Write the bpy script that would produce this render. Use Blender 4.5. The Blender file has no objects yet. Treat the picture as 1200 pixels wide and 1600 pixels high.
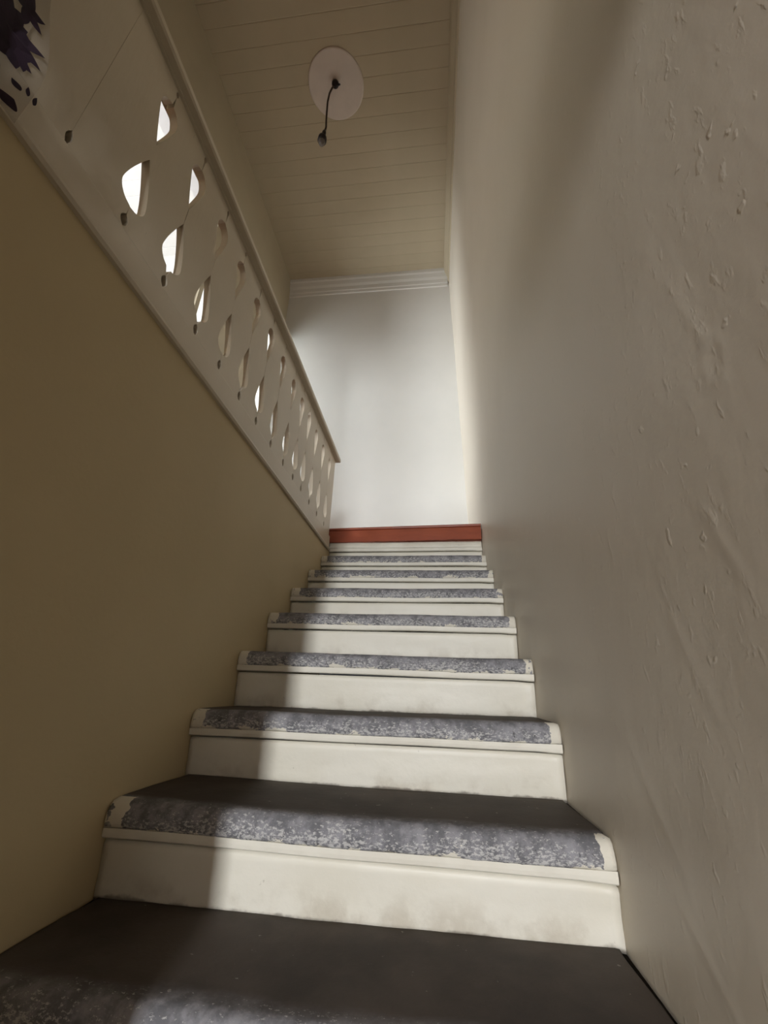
import bpy, bmesh, math, random
from mathutils import Vector, Matrix, noise
random.seed(7)
S = 1.05                      # metres per layout unit (the stair is 1 unit wide)
SC = bpy.context.scene
C = SC.collection

# ------------------------------------------------------------------ camera
cam_d = bpy.data.cameras.new('camera'); cam = bpy.data.objects.new('camera', cam_d); C.objects.link(cam)
right = Vector((0.9936, 0.1080, 0.0328)); fwd = Vector((-0.1121, 0.9131, 0.3921)).normalized()
right = (right - fwd*right.dot(fwd)).normalized(); up = right.cross(fwd)
m = Matrix((right, up, -fwd)).transposed().to_4x4()
m.translation = Vector((0.6768*S, 0, 0.3981*S))
cam.matrix_world = m
cam_d.sensor_fit = 'HORIZONTAL'; cam_d.sensor_width = 36; cam_d.lens = 648.35/1200*36
cam_d.clip_start = 0.02
SC.camera = cam

# ------------------------------------------------------------------ world, lights, exposure
w = bpy.data.worlds.new('world'); SC.world = w; w.use_nodes = True
w.node_tree.nodes['Background'].inputs[0].default_value = (0.75, 0.85, 1, 1)
w.node_tree.nodes['Background'].inputs[1].default_value = 0.1
SC.view_settings.view_transform = 'Standard'; SC.view_settings.look = 'None'
SC.view_settings.exposure = 0.0; SC.view_settings.gamma = 1; SC.view_settings.use_curve_mapping = False

def area(name, loc, target, sx, sz, power, color, spread=180):
    d = bpy.data.lights.new(name, 'AREA'); d.shape = 'RECTANGLE'; d.size = sx*S; d.size_y = sz*S
    d.energy = power; d.color = color; d.spread = math.radians(spread)
    o = bpy.data.objects.new(name, d); C.objects.link(o)
    o.location = Vector(loc)*S
    o.rotation_euler = (Vector(target)*S - o.location).to_track_quat('-Z', 'Y').to_euler()
    return o
PD, PU, PA, PB, PS = 155, 145, 15, 58, 120
DAY = (0.96, 0.98, 1.0); SKY = (0.88, 0.94, 1.0)
# daylight through the entrance door at the foot of the stair
area('entrance_daylight', (0.69, -3.1, 0.72), (0.69, 0, 0.72), 0.13, 1.5, PD, DAY)
# daylight through the front window of the upper hall
area('upper_front_window_daylight', (0.80, -3.9, 2.5), (0.80, 0, 2.5), 0.40, 0.9, PU, SKY)
# daylight through the two windows of the bright room beyond the partition on the left
area('side_room_window_daylight', (-3.5, 1.5, 3.0), (-1.9, 1.9, 4.6), 1.2, 1.6, PA, DAY, 130)
area('side_room_near_window_daylight', (-3.0, -.25, 2.65), (0.0, 2.25, 2.65), 0.6, 1.7, PS, SKY)
area('side_room_far_window_daylight', (-2.3, 3.05, 2.9), (0.0, 3.10, 2.9), 0.55, 2.2, PB, SKY)

# ------------------------------------------------------------------ materials
def new_mat(name):
    mt = bpy.data.materials.new(name); mt.use_nodes = True
    nt = mt.node_tree; b = nt.nodes['Principled BSDF']
    return mt, nt, b
class NB:
    """small node builder"""
    def __init__(s, nt): s.nt = nt; s.n = nt.nodes; s.l = nt.links
    def node(s, t, **kw):
        nd = s.n.new(t)
        for k, v in kw.items(): setattr(nd, k, v)
        return nd
    def link(s, a, b): s.l.new(a, b)
    def math(s, op, a, b=None, clamp=False):
        nd = s.node('ShaderNodeMath', operation=op); nd.use_clamp = clamp
        for i, v in enumerate((a, b)):
            if v is None: continue
            if isinstance(v, (int, float)): nd.inputs[i].default_value = v
            else: s.link(v, nd.inputs[i])
        return nd.outputs[0]
    def step(s, v, lo, hi):
        nd = s.node('ShaderNodeMapRange', interpolation_type='SMOOTHSTEP')
        s.link(v, nd.inputs[0]); nd.inputs[1].default_value = lo; nd.inputs[2].default_value = hi
        return nd.outputs[0]
    def mix(s, f, a, b):
        nd = s.node('ShaderNodeMix', data_type='RGBA')
        if isinstance(f, (int, float)): nd.inputs[0].default_value = f
        else: s.link(f, nd.inputs[0])
        for i, v in ((6, a), (7, b)):
            if isinstance(v, tuple): nd.inputs[i].default_value = (*v, 1)
            else: s.link(v, nd.inputs[i])
        return nd.outputs[2]
    def coords(s, scale=(1, 1, 1), rot=(0, 0, 0), rnd=False):
        tc = s.node('ShaderNodeTexCoord'); mp = s.node('ShaderNodeMapping')
        s.link(tc.outputs['Object'], mp.inputs[0]); mp.inputs['Scale'].default_value = scale; mp.inputs['Rotation'].default_value = rot
        if rnd:
            oi = s.node('ShaderNodeObjectInfo'); mu = s.node('ShaderNodeVectorMath', operation='SCALE')
            mu.inputs[0].default_value = (31.7, 17.3, 11.9); s.link(oi.outputs['Random'], mu.inputs['Scale'])
            s.link(mu.outputs[0], mp.inputs['Location'])
        return mp.outputs[0]
    def noise(s, vec, scale, detail=4, rough=.55):
        nd = s.node('ShaderNodeTexNoise'); s.link(vec, nd.inputs['Vector'])
        nd.inputs['Scale'].default_value = scale; nd.inputs['Detail'].default_value = detail; nd.inputs['Roughness'].default_value = rough
        return nd.outputs['Fac']
    def bump(s, b, h, strength, dist=.01, prev=None):
        nd = s.node('ShaderNodeBump'); nd.inputs['Strength'].default_value = strength; nd.inputs['Distance'].default_value = dist
        s.link(h, nd.inputs['Height'])
        if prev is not None: s.link(prev, nd.inputs['Normal'])
        s.link(nd.outputs[0], b.inputs['Normal']); return nd.outputs[0]

def paint(name, col, col2, rough=.55, scale=3.0, bump=.15, bscale=40, spec=.35, bdist=.004):
    mt, nt, b = new_mat(name); q = NB(nt)
    v = q.coords(); f = q.step(q.noise(v, scale, 5), .35, .7)
    q.link(q.mix(f, col, col2), b.inputs['Base Color'])
    b.inputs['Roughness'].default_value = rough; b.inputs['Specular IOR Level'].default_value = spec
    q.bump(b, q.noise(v, bscale, 4), bump, bdist)
    return mt

M = {}
M['entry'] = paint('bounce_cutting_brown', (.20, .15, .10), (.17, .13, .085), .6, 2, .1, 60)  # dark colour made up for the unseen entry walls, to cut bounced light
M['wall_left'] = paint('cream_wall_paint', (.61, .495, .295), (.575, .465, .275), .6, 2, .12, 60)
M['wall_back'] = paint('white_wall_paint', (.76, .745, .70), (.72, .71, .67), .6, 1.6, .1, 50)
M['ceiling'] = paint('cream_ceiling_paint', (.53, .455, .32), (.50, .43, .30), .55, 3, .08, 50)
M['white'] = paint('white_room_paint', (.85, .85, .83), (.82, .82, .80), .55, 2, .05, 60)
M['rose'] = paint('bare_plaster_rose', (.70, .62, .55), (.66, .585, .52), .7, 8, .1, 80)
M['hall_floor'] = paint('brown_floor_paint', (.22, .08, .04), (.18, .06, .03), .4, 6, .1, 60)
M['entry_floor'] = paint('dark_entry_floor', (.10, .085, .075), (.08, .07, .06), .6, 6, .1, 60)
M['bulb'] = paint('smoky_bulb_glass', (.16, .14, .12), (.12, .10, .08), .15, 8, 0, 80)
M['black'] = paint('black_wire', (.015, .012, .012), (.02, .016, .014), .5, 30, .05, 80)
M['brown_cord'] = paint('brown_cord', (.05, .033, .02), (.03, .02, .013), .6, 30, .05, 80)
M['joint'] = paint('black_gap_shade', (.012, .010, .008), (.02, .016, .013), .95, 40, .2, 80, 0)
M['metal'] = paint('dull_hinge_metal', (.18, .16, .14), (.12, .1, .08), .5, 60, .05, 80)

def balustrade_mat():
    mt, nt, b = new_mat('balustrade_gloss_paint'); q = NB(nt)
    v = q.coords(rnd=True); vs = q.coords((6, 6, 1.2), rnd=True)
    base = q.mix(q.step(q.noise(v, 3, 4), .35, .7), (.68, .60, .475), (.64, .56, .435))
    dirt = q.step(q.noise(vs, 9, 6, .6), .68, .78)
    q.link(q.mix(q.math('MULTIPLY', dirt, .5), base, (.20, .15, .10)), b.inputs['Base Color'])
    b.inputs['Roughness'].default_value = .42; b.inputs['Specular IOR Level'].default_value = .4
    q.bump(b, q.noise(vs, 14, 4), .18, .004); return mt
M['balustrade'] = balustrade_mat()

def right_wall_mat():
    mt, nt, b = new_mat('lumpy_cream_plaster'); q = NB(nt)
    v = q.coords(); vd = q.coords((1, 2.4, 1.1), (math.radians(30), 0, 0))
    f = q.step(q.noise(v, 1.4, 5), .35, .7)
    base = q.mix(f, (.74, .67, .56), (.70, .63, .52))
    pits = q.step(q.noise(vd, 9, 5, .6), .72, .80)
    base = q.mix(q.math('MULTIPLY', pits, .18), base, (.40, .34, .28))
    q.link(base, b.inputs['Base Color'])
    b.inputs['Roughness'].default_value = .45; b.inputs['Specular IOR Level'].default_value = .4
    h1 = q.noise(vd, 4, 3); lump = q.step(q.noise(vd, 26, 3, .5), .60, .76); fine = q.noise(v, 70, 4)
    n = q.bump(b, h1, .08, .02); n = q.bump(b, lump, .15, .0022, n); l2 = q.step(q.noise(v, 42, 2, .5), .66, .78); n = q.bump(b, l2, .26, .002, n); q.bump(b, fine, .08, .003, n)
    return mt
M['wall_right'] = right_wall_mat()

def riser_mat():
    mt, nt, b = new_mat('riser_cream_gloss_paint'); q = NB(nt)
    v = q.coords(rnd=True); tc = q.node('ShaderNodeTexCoord'); sp = q.node('ShaderNodeSeparateXYZ'); q.link(tc.outputs['Object'], sp.inputs[0])
    base = q.mix(q.step(q.noise(v, 5, 4), .35, .7), (.80, .765, .665), (.76, .72, .61))
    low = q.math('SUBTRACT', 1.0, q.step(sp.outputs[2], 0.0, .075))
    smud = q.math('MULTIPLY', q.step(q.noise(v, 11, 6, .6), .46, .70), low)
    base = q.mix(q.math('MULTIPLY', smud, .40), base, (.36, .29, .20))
    spots = q.step(q.noise(v, 34, 3, .6), .72, .78)
    base = q.mix(q.math('MULTIPLY', spots, .55), base, (.22, .18, .14))
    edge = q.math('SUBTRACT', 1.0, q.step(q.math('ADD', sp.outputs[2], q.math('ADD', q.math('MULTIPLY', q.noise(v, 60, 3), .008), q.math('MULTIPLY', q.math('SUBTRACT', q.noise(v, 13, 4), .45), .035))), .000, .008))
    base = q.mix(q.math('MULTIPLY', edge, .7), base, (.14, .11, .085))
    q.link(base, b.inputs['Base Color'])
    b.inputs['Roughness'].default_value = .45; b.inputs['Specular IOR Level'].default_value = .4
    n = q.bump(b, q.noise(v, 8, 3), .18, .012); q.bump(b, q.noise(v, 90, 3), .12, .003, n)
    return mt
M['riser'] = riser_mat()
M['moulding'] = paint('moulding_cream_gloss_paint', (.80, .765, .665), (.74, .70, .60), .45, 9, .2, 45)

W = 1.0*S
def tread_mat():
    mt, nt, b = new_mat('worn_grey_step_paint'); q = NB(nt)
    v = q.coords(rnd=True); vx = q.coords((.35, 1, 1), rnd=True)
    tc = q.node('ShaderNodeTexCoord'); sp = q.node('ShaderNodeSeparateXYZ'); q.link(tc.outputs['Object'], sp.inputs[0])
    x, y, z = sp.outputs
    top = q.mix(q.step(q.noise(v, 6, 5), .35, .68), (.098, .081, .069), (.064, .054, .047))
    specks = q.step(q.noise(v, 75, 2, .5), .735, .77)
    top = q.mix(q.math('MULTIPLY', specks, .55), top, (.40, .37, .33))
    n1 = q.noise(vx, 16, 5, .6); nf = q.noise(q.coords((.55, 1, 1), rnd=True), 190, 5, .75)
    # worn bullnose: grey stone with white paint remains, denser toward its lower edge
    wear = q.math('SUBTRACT', 1.0, q.step(q.math('ADD', y, q.math('MULTIPLY', n1, .05)), .035, .085))
    grey = q.mix(q.step(q.noise(v, 28, 5, .65), .36, .66), (.15, .148, .158), (.30, .295, .312))
    col = q.mix(wear, top, grey)
    depth = q.math('MULTIPLY', z, -1.0)
    dens = q.step(q.math('ADD', depth, q.math('MULTIPLY', q.math('SUBTRACT', n1, .5), .075)), -.012, .055)
    thr = q.math('SUBTRACT', .645, q.math('MULTIPLY', dens, .155))
    chips = q.step(q.math('SUBTRACT', nf, thr), -.03, .045)
    chips = q.math('MULTIPLY', chips, q.step(wear, .1, .4))
    col = q.mix(q.math('MULTIPLY', chips, .68), col, (.66, .645, .62))
    dark = q.math('MULTIPLY', q.step(q.noise(v, 60, 4, .6), .64, .70), q.step(depth, .012, .03))
    col = q.mix(q.math('MULTIPLY', dark, .7), col, (.05, .048, .05))
    # vertical paint runs
    vr = q.coords((1, .05, .05), rnd=True)
    runs = q.math('MULTIPLY', q.step(q.noise(vr, 55, 2, .5), .735, .755), q.math('MULTIPLY', q.step(depth, .004, .012), q.step(q.noise(v, 7, 2), .5, .56)))
    col = q.mix(q.math('MULTIPLY', runs, .8), col, (.62, .60, .55))
    # cream paint slopped over both ends and along the bottom arris
    j = q.math('MULTIPLY', q.math('SUBTRACT', n1, .5), .06)
    el = q.math('LESS_THAN', q.math('ADD', x, j), .042)
    er = q.math('GREATER_THAN', q.math('ADD', x, j), W-.028)
    front = q.math('LESS_THAN', q.math('ADD', y, q.math('MULTIPLY', j, .5)), .032)
    ends = q.math('MULTIPLY', q.math('MAXIMUM', el, er), front)
    patch = q.math('GREATER_THAN', q.noise(v, 34, 4, .6), .40)
    ends = q.math('MULTIPLY', ends, patch)
    bot = q.math('GREATER_THAN', q.math('ADD', depth, q.math('ADD', q.math('MULTIPLY', q.math('SUBTRACT', nf, .5), .03), q.math('MULTIPLY', q.math('SUBTRACT', q.noise(q.coords((.6, 1, 1), rnd=True), 26, 4, .6), .5), .09))), .0525)
    col = q.mix(q.math('MAXIMUM', ends, bot), col, (.74, .70, .60))
    q.link(col, b.inputs['Base Color'])
    b.inputs['Roughness'].default_value = .7; b.inputs['Specular IOR Level'].default_value = .15
    n = q.bump(b, q.noise(v, 22, 5, .6), .30, .006); n = q.bump(b, chips, .25, .002, n); q.bump(b, nf, .2, .003, n)
    return mt
M['tread'] = tread_mat()

def red_mat():
    mt, nt, b = new_mat('red_brown_gloss_paint'); q = NB(nt)
    v = q.coords((1, 4, 4))
    base = q.mix(q.step(q.noise(v, 5, 5), .35, .7), (.34, .076, .032), (.28, .06, .027))
    q.link(base, b.inputs['Base Color']); b.inputs['Roughness'].default_value = .35
    q.bump(b, q.noise(v, 18, 4), .2, .004); return mt
M['red'] = red_mat()

def cloth_mat():
    mt, nt, b = new_mat('sheer_greyish_cloth'); q = NB(nt)
    v = q.coords()
    q.link(q.mix(q.step(q.noise(v, 12, 3), .4, .6), (.40, .35, .29), (.34, .29, .24)), b.inputs['Base Color'])
    b.inputs['Roughness'].default_value = .8; b.inputs['Alpha'].default_value = .38; return mt
M['cloth'] = cloth_mat()
M['print'] = paint('dark_purple_print', (.028, .014, .028), (.016, .009, .016), .8, 25, .05, 80)

# ------------------------------------------------------------------ mesh helpers
def link(name, bm, mat, parent=None, smooth=False, loc=None):
    me = bpy.data.meshes.new(name); bmesh.ops.recalc_face_normals(bm, faces=bm.faces); bm.to_mesh(me); bm.free()
    if smooth:
        for p in me.polygons: p.use_smooth = True
    o = bpy.data.objects.new(name, me); me.materials.append(mat); C.objects.link(o)
    if loc is not None: o.location = loc
    if parent: o.parent = parent
    return o
def box(bm, a, b, bevel=0.0):
    """axis-aligned box between two corners in layout units"""
    a = [v*S for v in a]; b = [v*S for v in b]
    r = bmesh.ops.create_cube(bm, size=1)
    for v in r['verts']:
        for i in range(3): v.co[i] = (a[i]+b[i])/2 + v.co[i]*(b[i]-a[i])
    if bevel:
        es = list({e for v in r['verts'] for e in v.link_edges})
        bmesh.ops.bevel(bm, geom=es, offset=bevel, segments=2, affect='EDGES', profile=.6)
def struct(name, boxes, mat, parent=None, bevel=0):
    bm = bmesh.new()
    for a, b in boxes: box(bm, a, b, bevel)
    o = link(name, bm, mat, parent)
    if not parent: o['kind'] = 'structure'
    return o
def prism(bm, prof, axis, a, b, n=1):
    """extrude a closed 2-D profile (layout units) along an axis; profile = the two other coordinates in order"""
    rings = []
    for k in range(n+1):
        t = a + (b-a)*k/n; ring = []
        for p in prof:
            c = list(p); c.insert(axis, t); ring.append(bm.verts.new([u*S for u in c]))
        rings.append(ring)
    for r0, r1 in zip(rings, rings[1:]):
        for i in range(len(prof)):
            k = (i+1) % len(prof); bm.faces.new((r0[i], r0[k], r1[k], r1[i]))
    bm.faces.new(rings[0]); bm.faces.new(list(reversed(rings[-1])))
def thing(name, label, cat, loc, group=None):
    o = bpy.data.objects.new(name, None); C.objects.link(o); o.location = Vector(loc)*S
    o.empty_display_size = .1; o['label'] = label; o['category'] = cat
    if group: o['group'] = group
    return o
def child(name, bm, mat, root, smooth=False):
    """mesh built in world coordinates, parented without moving"""
    off = Vector(root.location)
    for v in bm.verts: v.co -= off
    return link(name, bm, mat, root, smooth)
def tube(bm, pts, rad, seg=8):
    pts = [Vector(p)*S for p in pts]; rings = []
    if not isinstance(rad, (list, tuple)): rad = [rad]*len(pts)
    for i, p in enumerate(pts):
        d = (pts[min(i+1, len(pts)-1)] - pts[max(i-1, 0)]).normalized()
        a = d.orthogonal().normalized() if i == 0 else (a - d*a.dot(d)).normalized()
        bb = d.cross(a)
        rings.append([bm.verts.new(p + (a*math.cos(t)+bb*math.sin(t))*rad[i]) for t in [2*math.pi*k/seg for k in range(seg)]])
    for r0, r1 in zip(rings, rings[1:]):
        for k in range(seg): bm.faces.new((r0[k], r0[(k+1) % seg], r1[(k+1) % seg], r1[k]))
    bm.faces.new(list(reversed(rings[0]))); bm.faces.new(rings[-1])
def ns(x, y, z): return noise.noise(Vector((x, y, z)))

# ------------------------------------------------------------------ layout numbers
Y = [.7500, .9930, 1.2588, 1.4957, 1.7156, 1.9571, 2.2005, 2.4311, 2.5990]      # riser planes 0..8
Z = [0, .1639, .3312, .5065, .6803, .8418, .9970, 1.1501, 1.2950]               # level above riser i
DZ = [.0011, -.0059, .0026, -.0020, 0, .0042, .0016, .0023, .0090]
OV, NT = .026, .0488
FL = 1.385                    # upper hall floor
YB = 3.40                     # back wall
CZ = 4.90                     # hall ceiling
XL = -.97                     # partition on the left of the hall
YF = -4.0                     # front facade
Z0 = -.66                     # entry floor

# ------------------------------------------------------------------ shell
def smooth01(t): t = max(0, min(1, t)); return t*t*(3-2*t)
def right_x(y, z):
    x = 1.0 - .0275*max(0, z-1.6)
    x += .002 + .003*ns(y*1.5, z*1.5, 3.1) + .0012*ns(y*5, z*4, 8.2)
    # long shallow trowel ridges running up beside the steps
    for (y0, z0, y1, z1, amp, wd) in ((.78, .165, .66, .07, .0035, .008), (.83, .33, .72, .18, .003, .014), (.62, .50, .56, .36, .002, .01), (.50, .62, .46, .50, .0025, .008), (.44, .93, .40, .72, .002, .006)):
        dy, dz = y1-y0, z1-z0; L = dy*dy+dz*dz
        t = max(0, min(1, ((y-y0)*dy+(z-z0)*dz)/L)); d = math.hypot(y-y0-t*dy, z-z0-t*dz)
        x -= .22*amp*math.exp(-(d/wd)**2)*math.sin(math.pi*min(1, .15+.7*t))
    d = ((y-.408)/.012)**2 + ((z-.76)/.022)**2
    x += .0006*math.exp(-d) - .0005*math.exp(-(d-2.2)**2*2)
    return x
def right_wall(name, upper):
    bm = bmesh.new(); ys = []; y = YF if upper else 0
    while y < .2: ys.append(y); y += .2 if upper else .04
    while y < 1.2: ys.append(y); y += .006 if not upper else .02
    while y < 2.6: ys.append(y); y += .02
    while y < YB+.02: ys.append(y); y += .05
    ys.append(YB+.03)
    zs = []
    if not upper:
        zs = [Z0, -.4, -.2]; z = -.1
        while z < 1.0: zs.append(z); z += .009
        while z < 1.49: zs.append(z); z += .03
        zs.append(1.5)
    else:
        z = 1.5
        while z < CZ+.02: zs.append(z); z += .06
        zs.append(CZ+.06)
    g = [[bm.verts.new((right_x(a, b)*S, a*S, b*S)) for b in zs] for a in ys]
    for i in range(len(ys)-1):
        for k in range(len(zs)-1): bm.faces.new((g[i][k], g[i][k+1], g[i+1][k+1], g[i+1][k]))
    o4 = [bm.verts.new((1.2*S, yy*S, zz*S)) for yy, zz in ((ys[0], zs[0]), (ys[0], zs[-1]), (ys[-1], zs[-1]), (ys[-1], zs[0]))]
    bm.faces.new(o4)
    o = link(name, bm, M['wall_right'], None, True); o['kind'] = 'structure'; return o
struct('wall_entry_right', [((1.0, YF, Z0), (1.2, 0, 1.5))], M['entry'])
right_wall('wall_right', False); right_wall('wall_right_upper', True)
struct('wall_left', [((-.14, 0, Z0), (0, 2.62, 1.235))], M['wall_left'])
struct('wall_entry', [((-.14, YF, Z0), (0, 0, 1.235))], M['entry'])
struct('wall_back', [((-3.6, YB, Z0), (1.2, YB+.15, CZ+.3))], M['wall_back'])
# partition between upper hall and the bright side room, with two openings
OA0, OA1, OAH = 1.02, 1.94, 3.84
OC0, OC1, OCH = 1.98, 2.26, 3.34
OB0, OB1, OBH = 2.90, 3.37, 4.0
struct('wall_partition', [((XL-.12, YF, FL), (XL, OA0, CZ)), ((XL-.12, OA0, OAH), (XL, OA1, CZ)), ((XL-.12, OA1, FL), (XL, OC0, CZ)), ((XL-.12, OC0, OCH), (XL, OC1, CZ)), ((XL-.12, OC1, FL), (XL, OB0, CZ)),
                          ((XL-.12, OB0, OBH), (XL, OB1, CZ)), ((XL-.12, OB1, FL), (XL, YB, CZ))], M['ceiling'])
struct('wall_side_room', [((-3.75, YF, FL), (-3.6, YB, CZ)), ((-3.6, YF-.15, FL), (XL, YF, CZ)), ((-3.6, 2.74, FL), (XL-.12, 2.82, CZ)), ((-2.5, 2.82, FL), (-2.35, YB, CZ))], M['white'])  # cross wall added to keep the near windows' light off the landing
struct('wall_front', [((0, YF-.15, Z0), (.60, YF, CZ)), ((1.0, YF-.15, Z0), (1.2, YF, CZ)), ((XL, YF-.15, FL), (0, YF, CZ)), ((.60, YF-.15, 1.55), (1.0, YF, 2.2)), ((.60, YF-.15, 3.8), (1.0, YF, CZ))], M['entry'])
struct('wall_parapet', [((0, -.02, FL), (1.0, .05, 2.0))], M['balustrade'])          # solid turn of the balustrade behind the viewer
struct('wall_shadow_stub', [((0, -.14, Z0), (.367, -.03, FL-.15))], M['wall_left'])             # unseen stub added to cut the entrance light at the risers' left
struct('wall_light_baffle', [((XL, -.42, 3.02), (1.0, -.30, CZ))], M['ceiling'])  # unseen, added to keep front window light off the upper back wall
struct('floor_hall', [((-3.6, YF, FL-.15), (-.14, YB, FL)), ((-.14, YF, FL-.05), (1.0, .05, FL)), ((-.14, 2.62, FL-.15), (1.02, YB, FL)), ((-.14, .05, 1.236), (-.03, 2.62, FL))], M['hall_floor'])
struct('floor', [((-.14, YF, Z0-.1), (1.2, .2, Z0))], M['entry_floor'])

# ceilings with tongue and groove planks
def planked(name, x0, x1, y0, y1, z, pitch, mat):
    root = struct(name, [((x0, y0, z+.014), (x1, y1, z+.10))], mat)
    prof = [(-.5*pitch+.0003, .0145), (-.5*pitch+.0003, .002), (-.5*pitch+.005, 0), (.5*pitch-.005, 0), (.5*pitch-.0003, .002), (.5*pitch-.0003, .0145)]
    bm = bmesh.new(); prism(bm, prof, 0, x0, x1)
    proto = link('plank', bm, mat, root); n = int((y1-y0)/pitch)
    for k in range(n):
        o = proto if k == 0 else proto.copy()
        if k: C.objects.link(o); o.parent = root
        o.location = (0, (y1 - (k+.5)*pitch)*S, z*S)
    return root
planked('ceiling', XL, 1.0, -.6, YB, CZ, .125, M['ceiling'])
struct('ceiling_front', [((XL, YF, CZ), (1.2, -.6, CZ+.1))], M['ceiling'])
planked('ceiling_side_room', -3.6, XL-.12, -.4, YB, 4.6, .125, M['white'])
struct('ceiling_side_room_front', [((-3.6, YF, 4.6), (XL-.12, -.4, 4.7))], M['white'])
# stepped cornice along the back wall and the right wall
bm = bmesh.new()
prism(bm, [(YB, 4.66), (YB-.010, 4.664), (YB-.012, 4.70), (YB-.018, 4.708), (YB-.020, 4.76), (YB-.032, 4.79), (YB-.040, 4.84), (YB-.050, 4.86), (YB-.052, 4.90), (YB, 4.90)], 0, XL, .90)
link('trim_1', bm, M['wall_back'])['kind'] = 'structure'
bm = bmesh.new()
prism(bm, [(.95, 4.70), (.905, 4.72), (.895, 4.78), (.87, 4.84), (.86, 4.90), (.95, 4.90)], 1, -.6, YB)
link('trim_2', bm, M['ceiling'])['kind'] = 'structure'
# red painted edge board of the landing, with a nosing lip
bm = bmesh.new(); rings = []; N = 60
for k in range(N+1):
    t = k/N; x = -.018 + 1.016*t; zt = 1.380 + .026*t; zb = 1.283 + .021*t + .0025*ns(x*14, 2, 5) + .0016*ns(x*40, 1, 5)
    prof = [(2.60, zb), (2.567, zb), (2.565, zb+.004), (2.566, zt-.018), (2.557, zt-.014), (2.554, zt-.006), (2.558, zt), (2.60, zt)]
    rings.append([bm.verts.new((x*S, py*S, pz*S)) for py, pz in prof])
for r0, r1 in zip(rings, rings[1:]):
    for i in range(8): bm.faces.new((r0[i], r0[(i+1) % 8], r1[(i+1) % 8], r1[i]))
bm.faces.new(rings[0]); bm.faces.new(list(reversed(rings[-1])))
link('trim_3', bm, M['red'])['kind'] = 'structure'
struct('floor_landing', [((.0, 2.60, FL-.15), (1.0, 2.63, FL-.005))], M['hall_floor'])
# casings of the two openings to the side room
def casing(name, y0, y1, h):
    root = struct(name, [((XL, y0-.04, FL), (XL+.022, y0, h+.06)), ((XL, y1, FL), (XL+.022, y1+.04, h+.06)), ((XL, y0, h), (XL+.022, y1, h+.06))], M['ceiling'])
    struct('jamb_lining', [((XL-.13, y0, FL), (XL, y0+.012, h)), ((XL-.13, y1-.012, FL), (XL, y1, h)), ((XL-.13, y0+.012, h-.012), (XL, y1-.012, h))], M['white'], root)
    struct('head_moulding', [((XL+.022, y0-.06, h+.03), (XL+.036, y1+.06, h+.05)), ((XL+.022, y0-.06, h+.004), (XL+.030, y1+.06, h+.014))], M['ceiling'], root)
    return root
d1 = casing('door_1', OA0, OA1, OAH)
struct('hinge', [((XL, OA1+.015, 2.97), (XL+.012, OA1+.04, 3.08))], M['metal'], d1)
casing('door_2', OB0, OB1, OBH)

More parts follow.
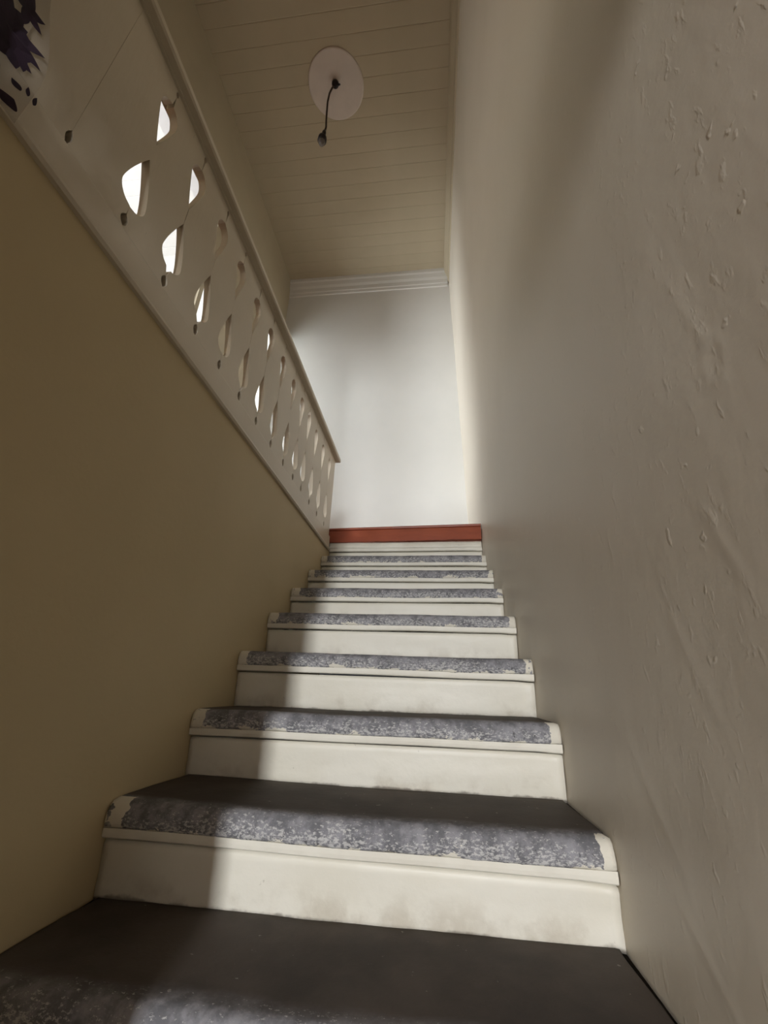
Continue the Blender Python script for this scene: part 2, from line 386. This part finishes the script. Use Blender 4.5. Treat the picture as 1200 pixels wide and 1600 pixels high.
# ------------------------------------------------------------------ staircase
stair = thing('staircase', 'straight flight of worn grey steps with cream risers between two plastered walls', 'staircase', (.5, Y[0], 0))
GO = .243
def make_tread(i, z, dz, yfront, yback):
    """slab with a rounded worn nosing; origin at its left front top corner"""
    bm = bmesh.new(); n = 110; o0 = Vector((0, yfront*S, z*S)); last = i == 8
    depth = (yback - yfront)*S + .02; t = NT*S
    prof = [(depth, -t), (OV*S+.012, -t), (.004, -t), (.001, -t+.004), (-.001, -t*.72), (.001, -t*.45), (.006, -t*.22), (.015, -t*.07), (.030, -.0006), (.06, 0), (depth*.45, 0), (depth*.7, 0), (depth*.85, 0), (depth, 0)]
    rings = []
    for k in range(n+1):
        s = k/n; x = .0025 + (W-.005)*s; ring = []
        tilt = dz*S*(s-.5); wob = .0022*ns(x*3, i*7.1, 1) + .0010*ns(x*12, i*3.7, 4)
        dip = -.0035*math.sin(math.pi*s)**2            # worn hollow in the middle of the tread
        for jx, (py, pz) in enumerate(prof):
            yy, zz = py, pz + tilt + wob
            if 2 <= jx <= 7:
                yy += .0018*ns(x*20, i*5.3+pz*40, 2) + .0010*ns(x*60, i*9.1+pz*90, 6)
            if jx >= 8: zz += dip*.6
            if jx in (2, 3): zz += .0022*ns(x*26, i*2.2, 7) + .0015*ns(x*70, i, 3)
            xx = x
            if k == n and 8 <= jx: xx += -.004 - .012*abs(ns(py*45, i*3.1, 2)) - .005*abs(ns(py*160, i, 9))
            if k == 0 and 9 <= jx and py > depth*.6: xx += .018*(py/depth-.6)/.4 + .002*ns(py*80, i, 3)
            ring.append(bm.verts.new((xx, yy, zz)))
        rings.append(ring)
    m_ = len(prof)
    for r0, r1 in zip(rings, rings[1:]):
        for q_ in range(m_): bm.faces.new((r0[q_], r0[(q_+1) % m_], r1[(q_+1) % m_], r1[q_]))
    bm.faces.new(rings[0]); bm.faces.new(list(reversed(rings[-1])))
    o = link('tread', bm, M['moulding'] if last else M['tread'], stair, True)
    o.location = o0 - stair.location
    # cove moulding tucked under the nosing
    bm = bmesh.new(); rings = []; h = .0185*S
    for k in range(61):
        s = k/60; x = .001 + (W-.002)*s; tilt = dz*S*(s-.5) + .0022*ns(x*3, i*7.1, 1)
        droop = -.003*smooth01((s-.93)/.07)
        f = .003 + .001*ns(x*15, i, 11)
        pr = [(OV*S+.004, -t), (f, -t), (f+.0008, -t-h*.5), (f+.0022, -t-h*.85), (f+.006, -t-h), (OV*S+.004, -t-h)]
        rings.append([bm.verts.new((x, a, b+tilt+(droop if b < -t else 0))) for a, b in pr])
    for r0, r1 in zip(rings, rings[1:]):
        for q_ in range(6): bm.faces.new((r0[q_], r0[(q_+1) % 6], r1[(q_+1) % 6], r1[q_]))
    bm.faces.new(rings[0]); bm.faces.new(list(reversed(rings[-1])))
    link('nosing_moulding', bm, M['moulding'], o)
    if 0 <= i < 8:
        # black strips that paint the shade of open gaps between step and walls
        zz = -.0055
        for (xa, xb, p0, p1, sg) in ((W-.035, W-.0006, .055, depth-.02, .5), (.0006, .03, depth*.55, depth-.016, -.5)):
            bm = bmesh.new(); ring = []
            for k in range(31):
                p = p0 + (p1-p0)*k/30; zc = zz + dz*S*sg + .0008*ns(p*90, i, 5)
                ring.append((bm.verts.new((xa, p, zc)), bm.verts.new((xb, p, zc))))
            for r0, r1 in zip(ring, ring[1:]): bm.faces.new((r0[0], r1[0], r1[1], r0[1]))
            link('joint', bm, M['joint'], o)
    return o
def make_riser(i, y, zb, dzb, zt, dzt):
    bm = bmesh.new(); nx, nz = 64, 12; g = []
    for k in range(nx+1):
        s = k/nx; x = .0012 + (W-.0024)*s; col = []
        b = -.001 + dzb*S*(s-.5) - .004; t = (zt-zb-NT-.0185)*S - .0042 + dzt*S*(s-.5) - .003*smooth01((s-.93)/.07)
        for q_ in range(nz+1):
            u = q_/nz; yy = .0025*ns(x*3, i*4.4, u*2) + .0008*ns(x*18, i, u*8) - .006*smooth01((s-.985)/.015) - .010*u
            if q_ == nz: yy += .004
            col.append(bm.verts.new((x, yy, b + (t-b)*u)))
        g.append(col)
    for k in range(nx):
        for q_ in range(nz): bm.faces.new((g[k][q_], g[k+1][q_], g[k+1][q_+1], g[k][q_+1]))
    bb = [bm.verts.new((c[j].co.x, .05, c[j].co.z)) for c, j in ((g[0], 0), (g[nx], 0), (g[nx], nz), (g[0], nz))]
    bm.faces.new(bb); bm.faces.new([c[0] for c in g] + [bb[1], bb[0]]); bm.faces.new([c[nz] for c in reversed(g)] + [bb[3], bb[2]])
    bm.faces.new(list(reversed(g[0])) + [bb[0], bb[3]]); bm.faces.new(list(g[nx]) + [bb[2], bb[1]])
    o = link('riser', bm, M['riser'], stair, True)
    o.location = Vector((0, y*S, zb*S)) - stair.location
    return o
# three lower steps the viewer stands on, then the nine in view
for k in (3, 2, 1):
    zt = -k*.165
    make_tread(-k, zt, 0, Y[0]-k*.2435-OV, Y[0]-(k-1)*.2435)
    make_riser(-k, Y[0]-k*.2435, zt-.165, 0, zt, 0)
zprev, dprev = -.165, 0
for i in range(9):
    z = Z[i]; yb = Y[i+1] if i < 8 else 2.62
    make_tread(i, z, DZ[i], Y[i]-OV, yb)
    make_riser(i, Y[i], zprev, dprev, z, DZ[i])
    zprev, dprev = z, DZ[i]

# ------------------------------------------------------------------ balustrade of sawn boards
bal = thing('balustrade', 'cream balustrade of sawn boards with teardrop cutouts along the upper floor edge', 'balustrade', (0, 1.3, 1.235))
J = [-.075, .080, .228, .376, .530, .683, .838, .986, 1.138, 1.292, 1.453, 1.612, 1.758, 1.893, 2.052, 2.220, 2.395]
TH = .022
def halfwidth(z, drops=True):
    """half width of the cutout centred on a board joint, at height z"""
    w_ = .00025 if drops else .00004
    if 1.332 <= z <= 1.368: w_ = max(w_, (.0115 if drops else .007)*math.sin(math.pi*(z-1.332)/.036)**.6)
    if not drops: return w_
    if 1.396 <= z <= 1.578:                                     # lower drop: round at the bottom, point at the top
        u = (z-1.396)/.182
        w_ = max(w_, .040*math.sqrt(max(0, 1-((u-.22)/.22)**2)) if u < .22 else .040*(1-((u-.22)/.78)**1.35))
    if 1.640 <= z <= 1.826:                                     # upper drop: point at the bottom, round at the top
        u = (1.826-z)/.186
        w_ = max(w_, .034*math.sqrt(max(0, 1-((u-.25)/.25)**2)) if u < .25 else .034*(1-((u-.25)/.75)**1.2))
    if 1.868 <= z <= 1.892: w_ = max(w_, .0055*math.sin(math.pi*(z-1.868)/.024)**.5)
    return w_
zs = [1.24, 1.30]
def rng(a, b, n): return [a + (b-a)*k/n for k in range(n+1)]
zs += rng(1.332, 1.368, 8) + rng(1.396, 1.436, 10) + rng(1.445, 1.578, 16) + rng(1.640, 1.770, 16) + rng(1.782, 1.826, 10) + rng(1.868, 1.892, 6) + [1.915]
jit = [random.uniform(-.004, .004) for _ in J]
def board(y0, y1, j0, j1, cut0=True, cut1=True):
    d0, d1 = y0 > .45, y1 > .45       # the nearest boards only have the short slots
    bm = bmesh.new(); L, R = [], []
    for z in zs:
        L.append((y0 + (halfwidth(z-j0, d0) if cut0 else .0006), z)); R.append((y1 - (halfwidth(z-j1, d1) if cut1 else .0006), z))
    fa = [[bm.verts.new((xx*S, a*S, z*S)) for a, z in L] for xx in (0, -TH)]
    fb = [[bm.verts.new((xx*S, a*S, z*S)) for a, z in R] for xx in (0, -TH)]
    for k in range(len(zs)-1):
        bm.faces.new((fa[0][k], fb[0][k], fb[0][k+1], fa[0][k+1])); bm.faces.new((fa[1][k+1], fb[1][k+1], fb[1][k], fa[1][k]))
        bm.faces.new((fa[1][k], fa[0][k], fa[0][k+1], fa[1][k+1])); bm.faces.new((fb[0][k], fb[1][k], fb[1][k+1], fb[0][k+1]))
    bm.faces.new((fa[0][0], fa[1][0], fb[1][0], fb[0][0])); bm.faces.new((fa[0][-1], fb[0][-1], fb[1][-1], fa[1][-1]))
    o = child('baluster_board', bm, M['balustrade'], bal)
    o.location.x += random.uniform(-.0006, .0006)
for k in range(len(J)-1): board(J[k], J[k+1], jit[k], jit[k+1])
board(J[-1], 2.545, jit[-1], 0, True, False)
bm = bmesh.new(); prism(bm, [(-.062, 1.897), (.026, 1.897), (.031, 1.902), (.031, 1.919), (.024, 1.928), (-.055, 1.928), (-.062, 1.92)], 1, -.08, 2.575)
child('handrail', bm, M['balustrade'], bal)
bm = bmesh.new(); prism(bm, [(-TH, 1.892), (0.008, 1.892), (.008, 1.898), (-TH, 1.898)], 1, -.08, 2.545)
child('rail_fillet', bm, M['balustrade'], bal)
bm = bmesh.new(); prism(bm, [(0, 1.236), (.007, 1.236), (.007, 1.318), (.003, 1.325), (0, 1.325)], 1, -.08, 2.548)
child('bottom_rail', bm, M['balustrade'], bal)
bm = bmesh.new(); prism(bm, [(0, 1.222), (.010, 1.222), (.015, 1.229), (.012, 1.238), (.008, 1.244), (0, 1.244)], 1, -.08, 2.548)
child('base_moulding', bm, M['balustrade'], bal)

# ------------------------------------------------------------------ ceiling rose and hanging lamp
bm = bmesh.new(); R0 = .225*S; cx, cy = -.045*S, 1.675*S; rings = []
for rr, zz in ((R0, 0), (R0*.985, -.009), (R0*.95, -.012)):
    rings.append([bm.verts.new((cx + rr*math.cos(t)*(1+.012*ns(math.cos(t)*2, math.sin(t)*2, 1)), cy + rr*math.sin(t), CZ*S+zz)) for t in [2*math.pi*k/64 for k in range(64)]])
for r0, r1 in zip(rings, rings[1:]):
    for k in range(64): bm.faces.new((r0[k], r0[(k+1) % 64], r1[(k+1) % 64], r1[k]))
bm.faces.new(rings[0]); bm.faces.new(list(reversed(rings[-1])))
o = link('ceiling_rose', bm, M['rose']); o['label'] = 'pale round plaster disc on the planked ceiling around the lamp hook'; o['category'] = 'ceiling rose'
lamp = thing('pendant_light', 'bare bulb holder hanging on a thin dark cord from a ceiling hook', 'lamp', (-.045, 1.655, CZ))
hx, hy = -.045, 1.655
bm = bmesh.new()
bmesh.ops.create_uvsphere(bm, u_segments=14, v_segments=10, radius=.03, matrix=Matrix.Translation((hx*S, hy*S, CZ*S-.035)) @ Matrix.Diagonal((1, 1, 1.25, 1)))
tube(bm, [(hx, hy, CZ-.005), (hx, hy, CZ-.03)], .012, 8)
tube(bm, [(hx, hy, CZ-.035), (hx+.03, hy-.005, CZ-.062), (hx+.043, hy-.008, CZ-.07)], [.012, .009, .006], 8)
child('hook', bm, M['black'], lamp, True)
bm = bmesh.new()
cord = [(hx-.005, hy, CZ-.055), (hx-.022, hy, CZ-.09), (hx-.034, hy-.005, CZ-.18), (hx-.036, hy-.01, CZ-.32), (hx-.028, hy-.015, CZ-.46), (hx-.02, hy-.018, CZ-.60), (hx-.012, hy-.02, CZ-.70), (hx-.018, hy-.02, CZ-.775)]
tube(bm, cord, .0075, 8); child('cord', bm, M['brown_cord'], lamp, True)
ex, ey, ez = hx-.022, hy-.02, CZ-.79
bm = bmesh.new(); tube(bm, [(ex+.004, ey, ez+.045), (ex+.002, ey, ez+.02), (ex, ey, ez-.005), (ex, ey, ez-.02)], [.010, .016, .014, .008], 10); child('cord_grip', bm, M['black'], lamp, True)
bm = bmesh.new(); tube(bm, [(ex, ey, ez-.016), (ex-.003, ey, ez-.024), (ex-.004, ey, ez-.045), (ex-.005, ey, ez-.085), (ex-.005, ey, ez-.09)], [.008, .022, .032, .034, .028], 14); child('socket', bm, M['black'], lamp, True)
bm = bmesh.new(); tube(bm, [(ex-.005, ey, ez-.085), (ex-.005, ey, ez-.10), (ex-.005, ey, ez-.125), (ex-.005, ey, ez-.132)], [.026, .027, .018, .006], 14); child('bulb', bm, M['bulb'], lamp, True)

# ------------------------------------------------------------------ floral cloth over the near end of the balustrade
cl = thing('floral_cloth', 'sheer cloth with dark purple flowers hanging over the balustrade at upper left', 'cloth', (.04, .16, 1.18))
bm = bmesh.new(); ny, nz = 40, 40; g = []
def cloth_x(y, z): return .043 + .006*math.sin(y*70+.6) + .003*math.sin(y*31+z*9)
for k in range(ny+1):
    y = -.05 + .335*k/ny; col = []
    zb = 1.185 + .010*math.sin(y*60)
    for q_ in range(nz+1):
        z = zb + (1.935-zb)*q_/nz; yy = y - .05*smooth01((z-1.28)/.25)*(k/ny) 
        col.append(bm.verts.new((cloth_x(yy, z)*S, yy*S, z*S)))
    g.append(col)
for k in range(ny):
    for q_ in range(len(g[0])-1): bm.faces.new((g[k][q_], g[k+1][q_], g[k+1][q_+1], g[k][q_+1]))
child('sheer_panel', bm, M['cloth'], cl, True)
def petal(y, z, ln, wd, ang):
    n = 10; ca, sa = math.cos(ang), math.sin(ang); vs = []
    for s in (1, -1):
        for k in (range(n+1) if s == 1 else range(n-1, 0, -1)):
            u = k/n; a = ln*u; b = s*wd*math.sin(math.pi*u**.8)
            py, pz = y + a*ca - b*sa, z + a*sa + b*ca
            vs.append(bm.verts.new(((cloth_x(py, pz)+.004)*S, py*S, pz*S)))
    bm.faces.new(vs)
rr = random.Random(3)
for (y, z, n, ln, wd) in ((.222, 1.318, 11, .052, .012), (.240, 1.288, 8, .030, .010), (.228, 1.385, 6, .035, .008), (.20, 1.27, 6, .04, .012), (.13, 1.36, 8, .05, .013), (.10, 1.27, 7, .05, .012), (.05, 1.42, 8, .06, .014), (.16, 1.47, 7, .05, .012), (.02, 1.30, 7, .06, .014), (.10, 1.58, 8, .06, .014), (.18, 1.63, 7, .05, .012), (.03, 1.70, 8, .06, .014), (.15, 1.80, 8, .06, .013)):
    a0 = rr.uniform(0, 6); bm = bmesh.new()
    for k in range(n): petal(y, z, ln*rr.uniform(.7, 1.1), wd, a0 + 2*math.pi*k/n + rr.uniform(-.2, .2))
    child('flower_print', bm, M['print'], cl)
for (y, z, ln, wd, an) in ((.270, 1.232, .016, .006, 2.5), (.288, 1.234, .020, .0035, 1.6), (.278, 1.236, .018, .003, 1.8), (.262, 1.188, .022, .014, 1.2), (.240, 1.215, .05, .010, 1.8), (.262, 1.27, .05, .006, 1.9), (.255, 1.325, .03, .006, 2.4)):
    bm = bmesh.new(); petal(y, z, ln, wd, an); child('leaf_print', bm, M['print'], cl)
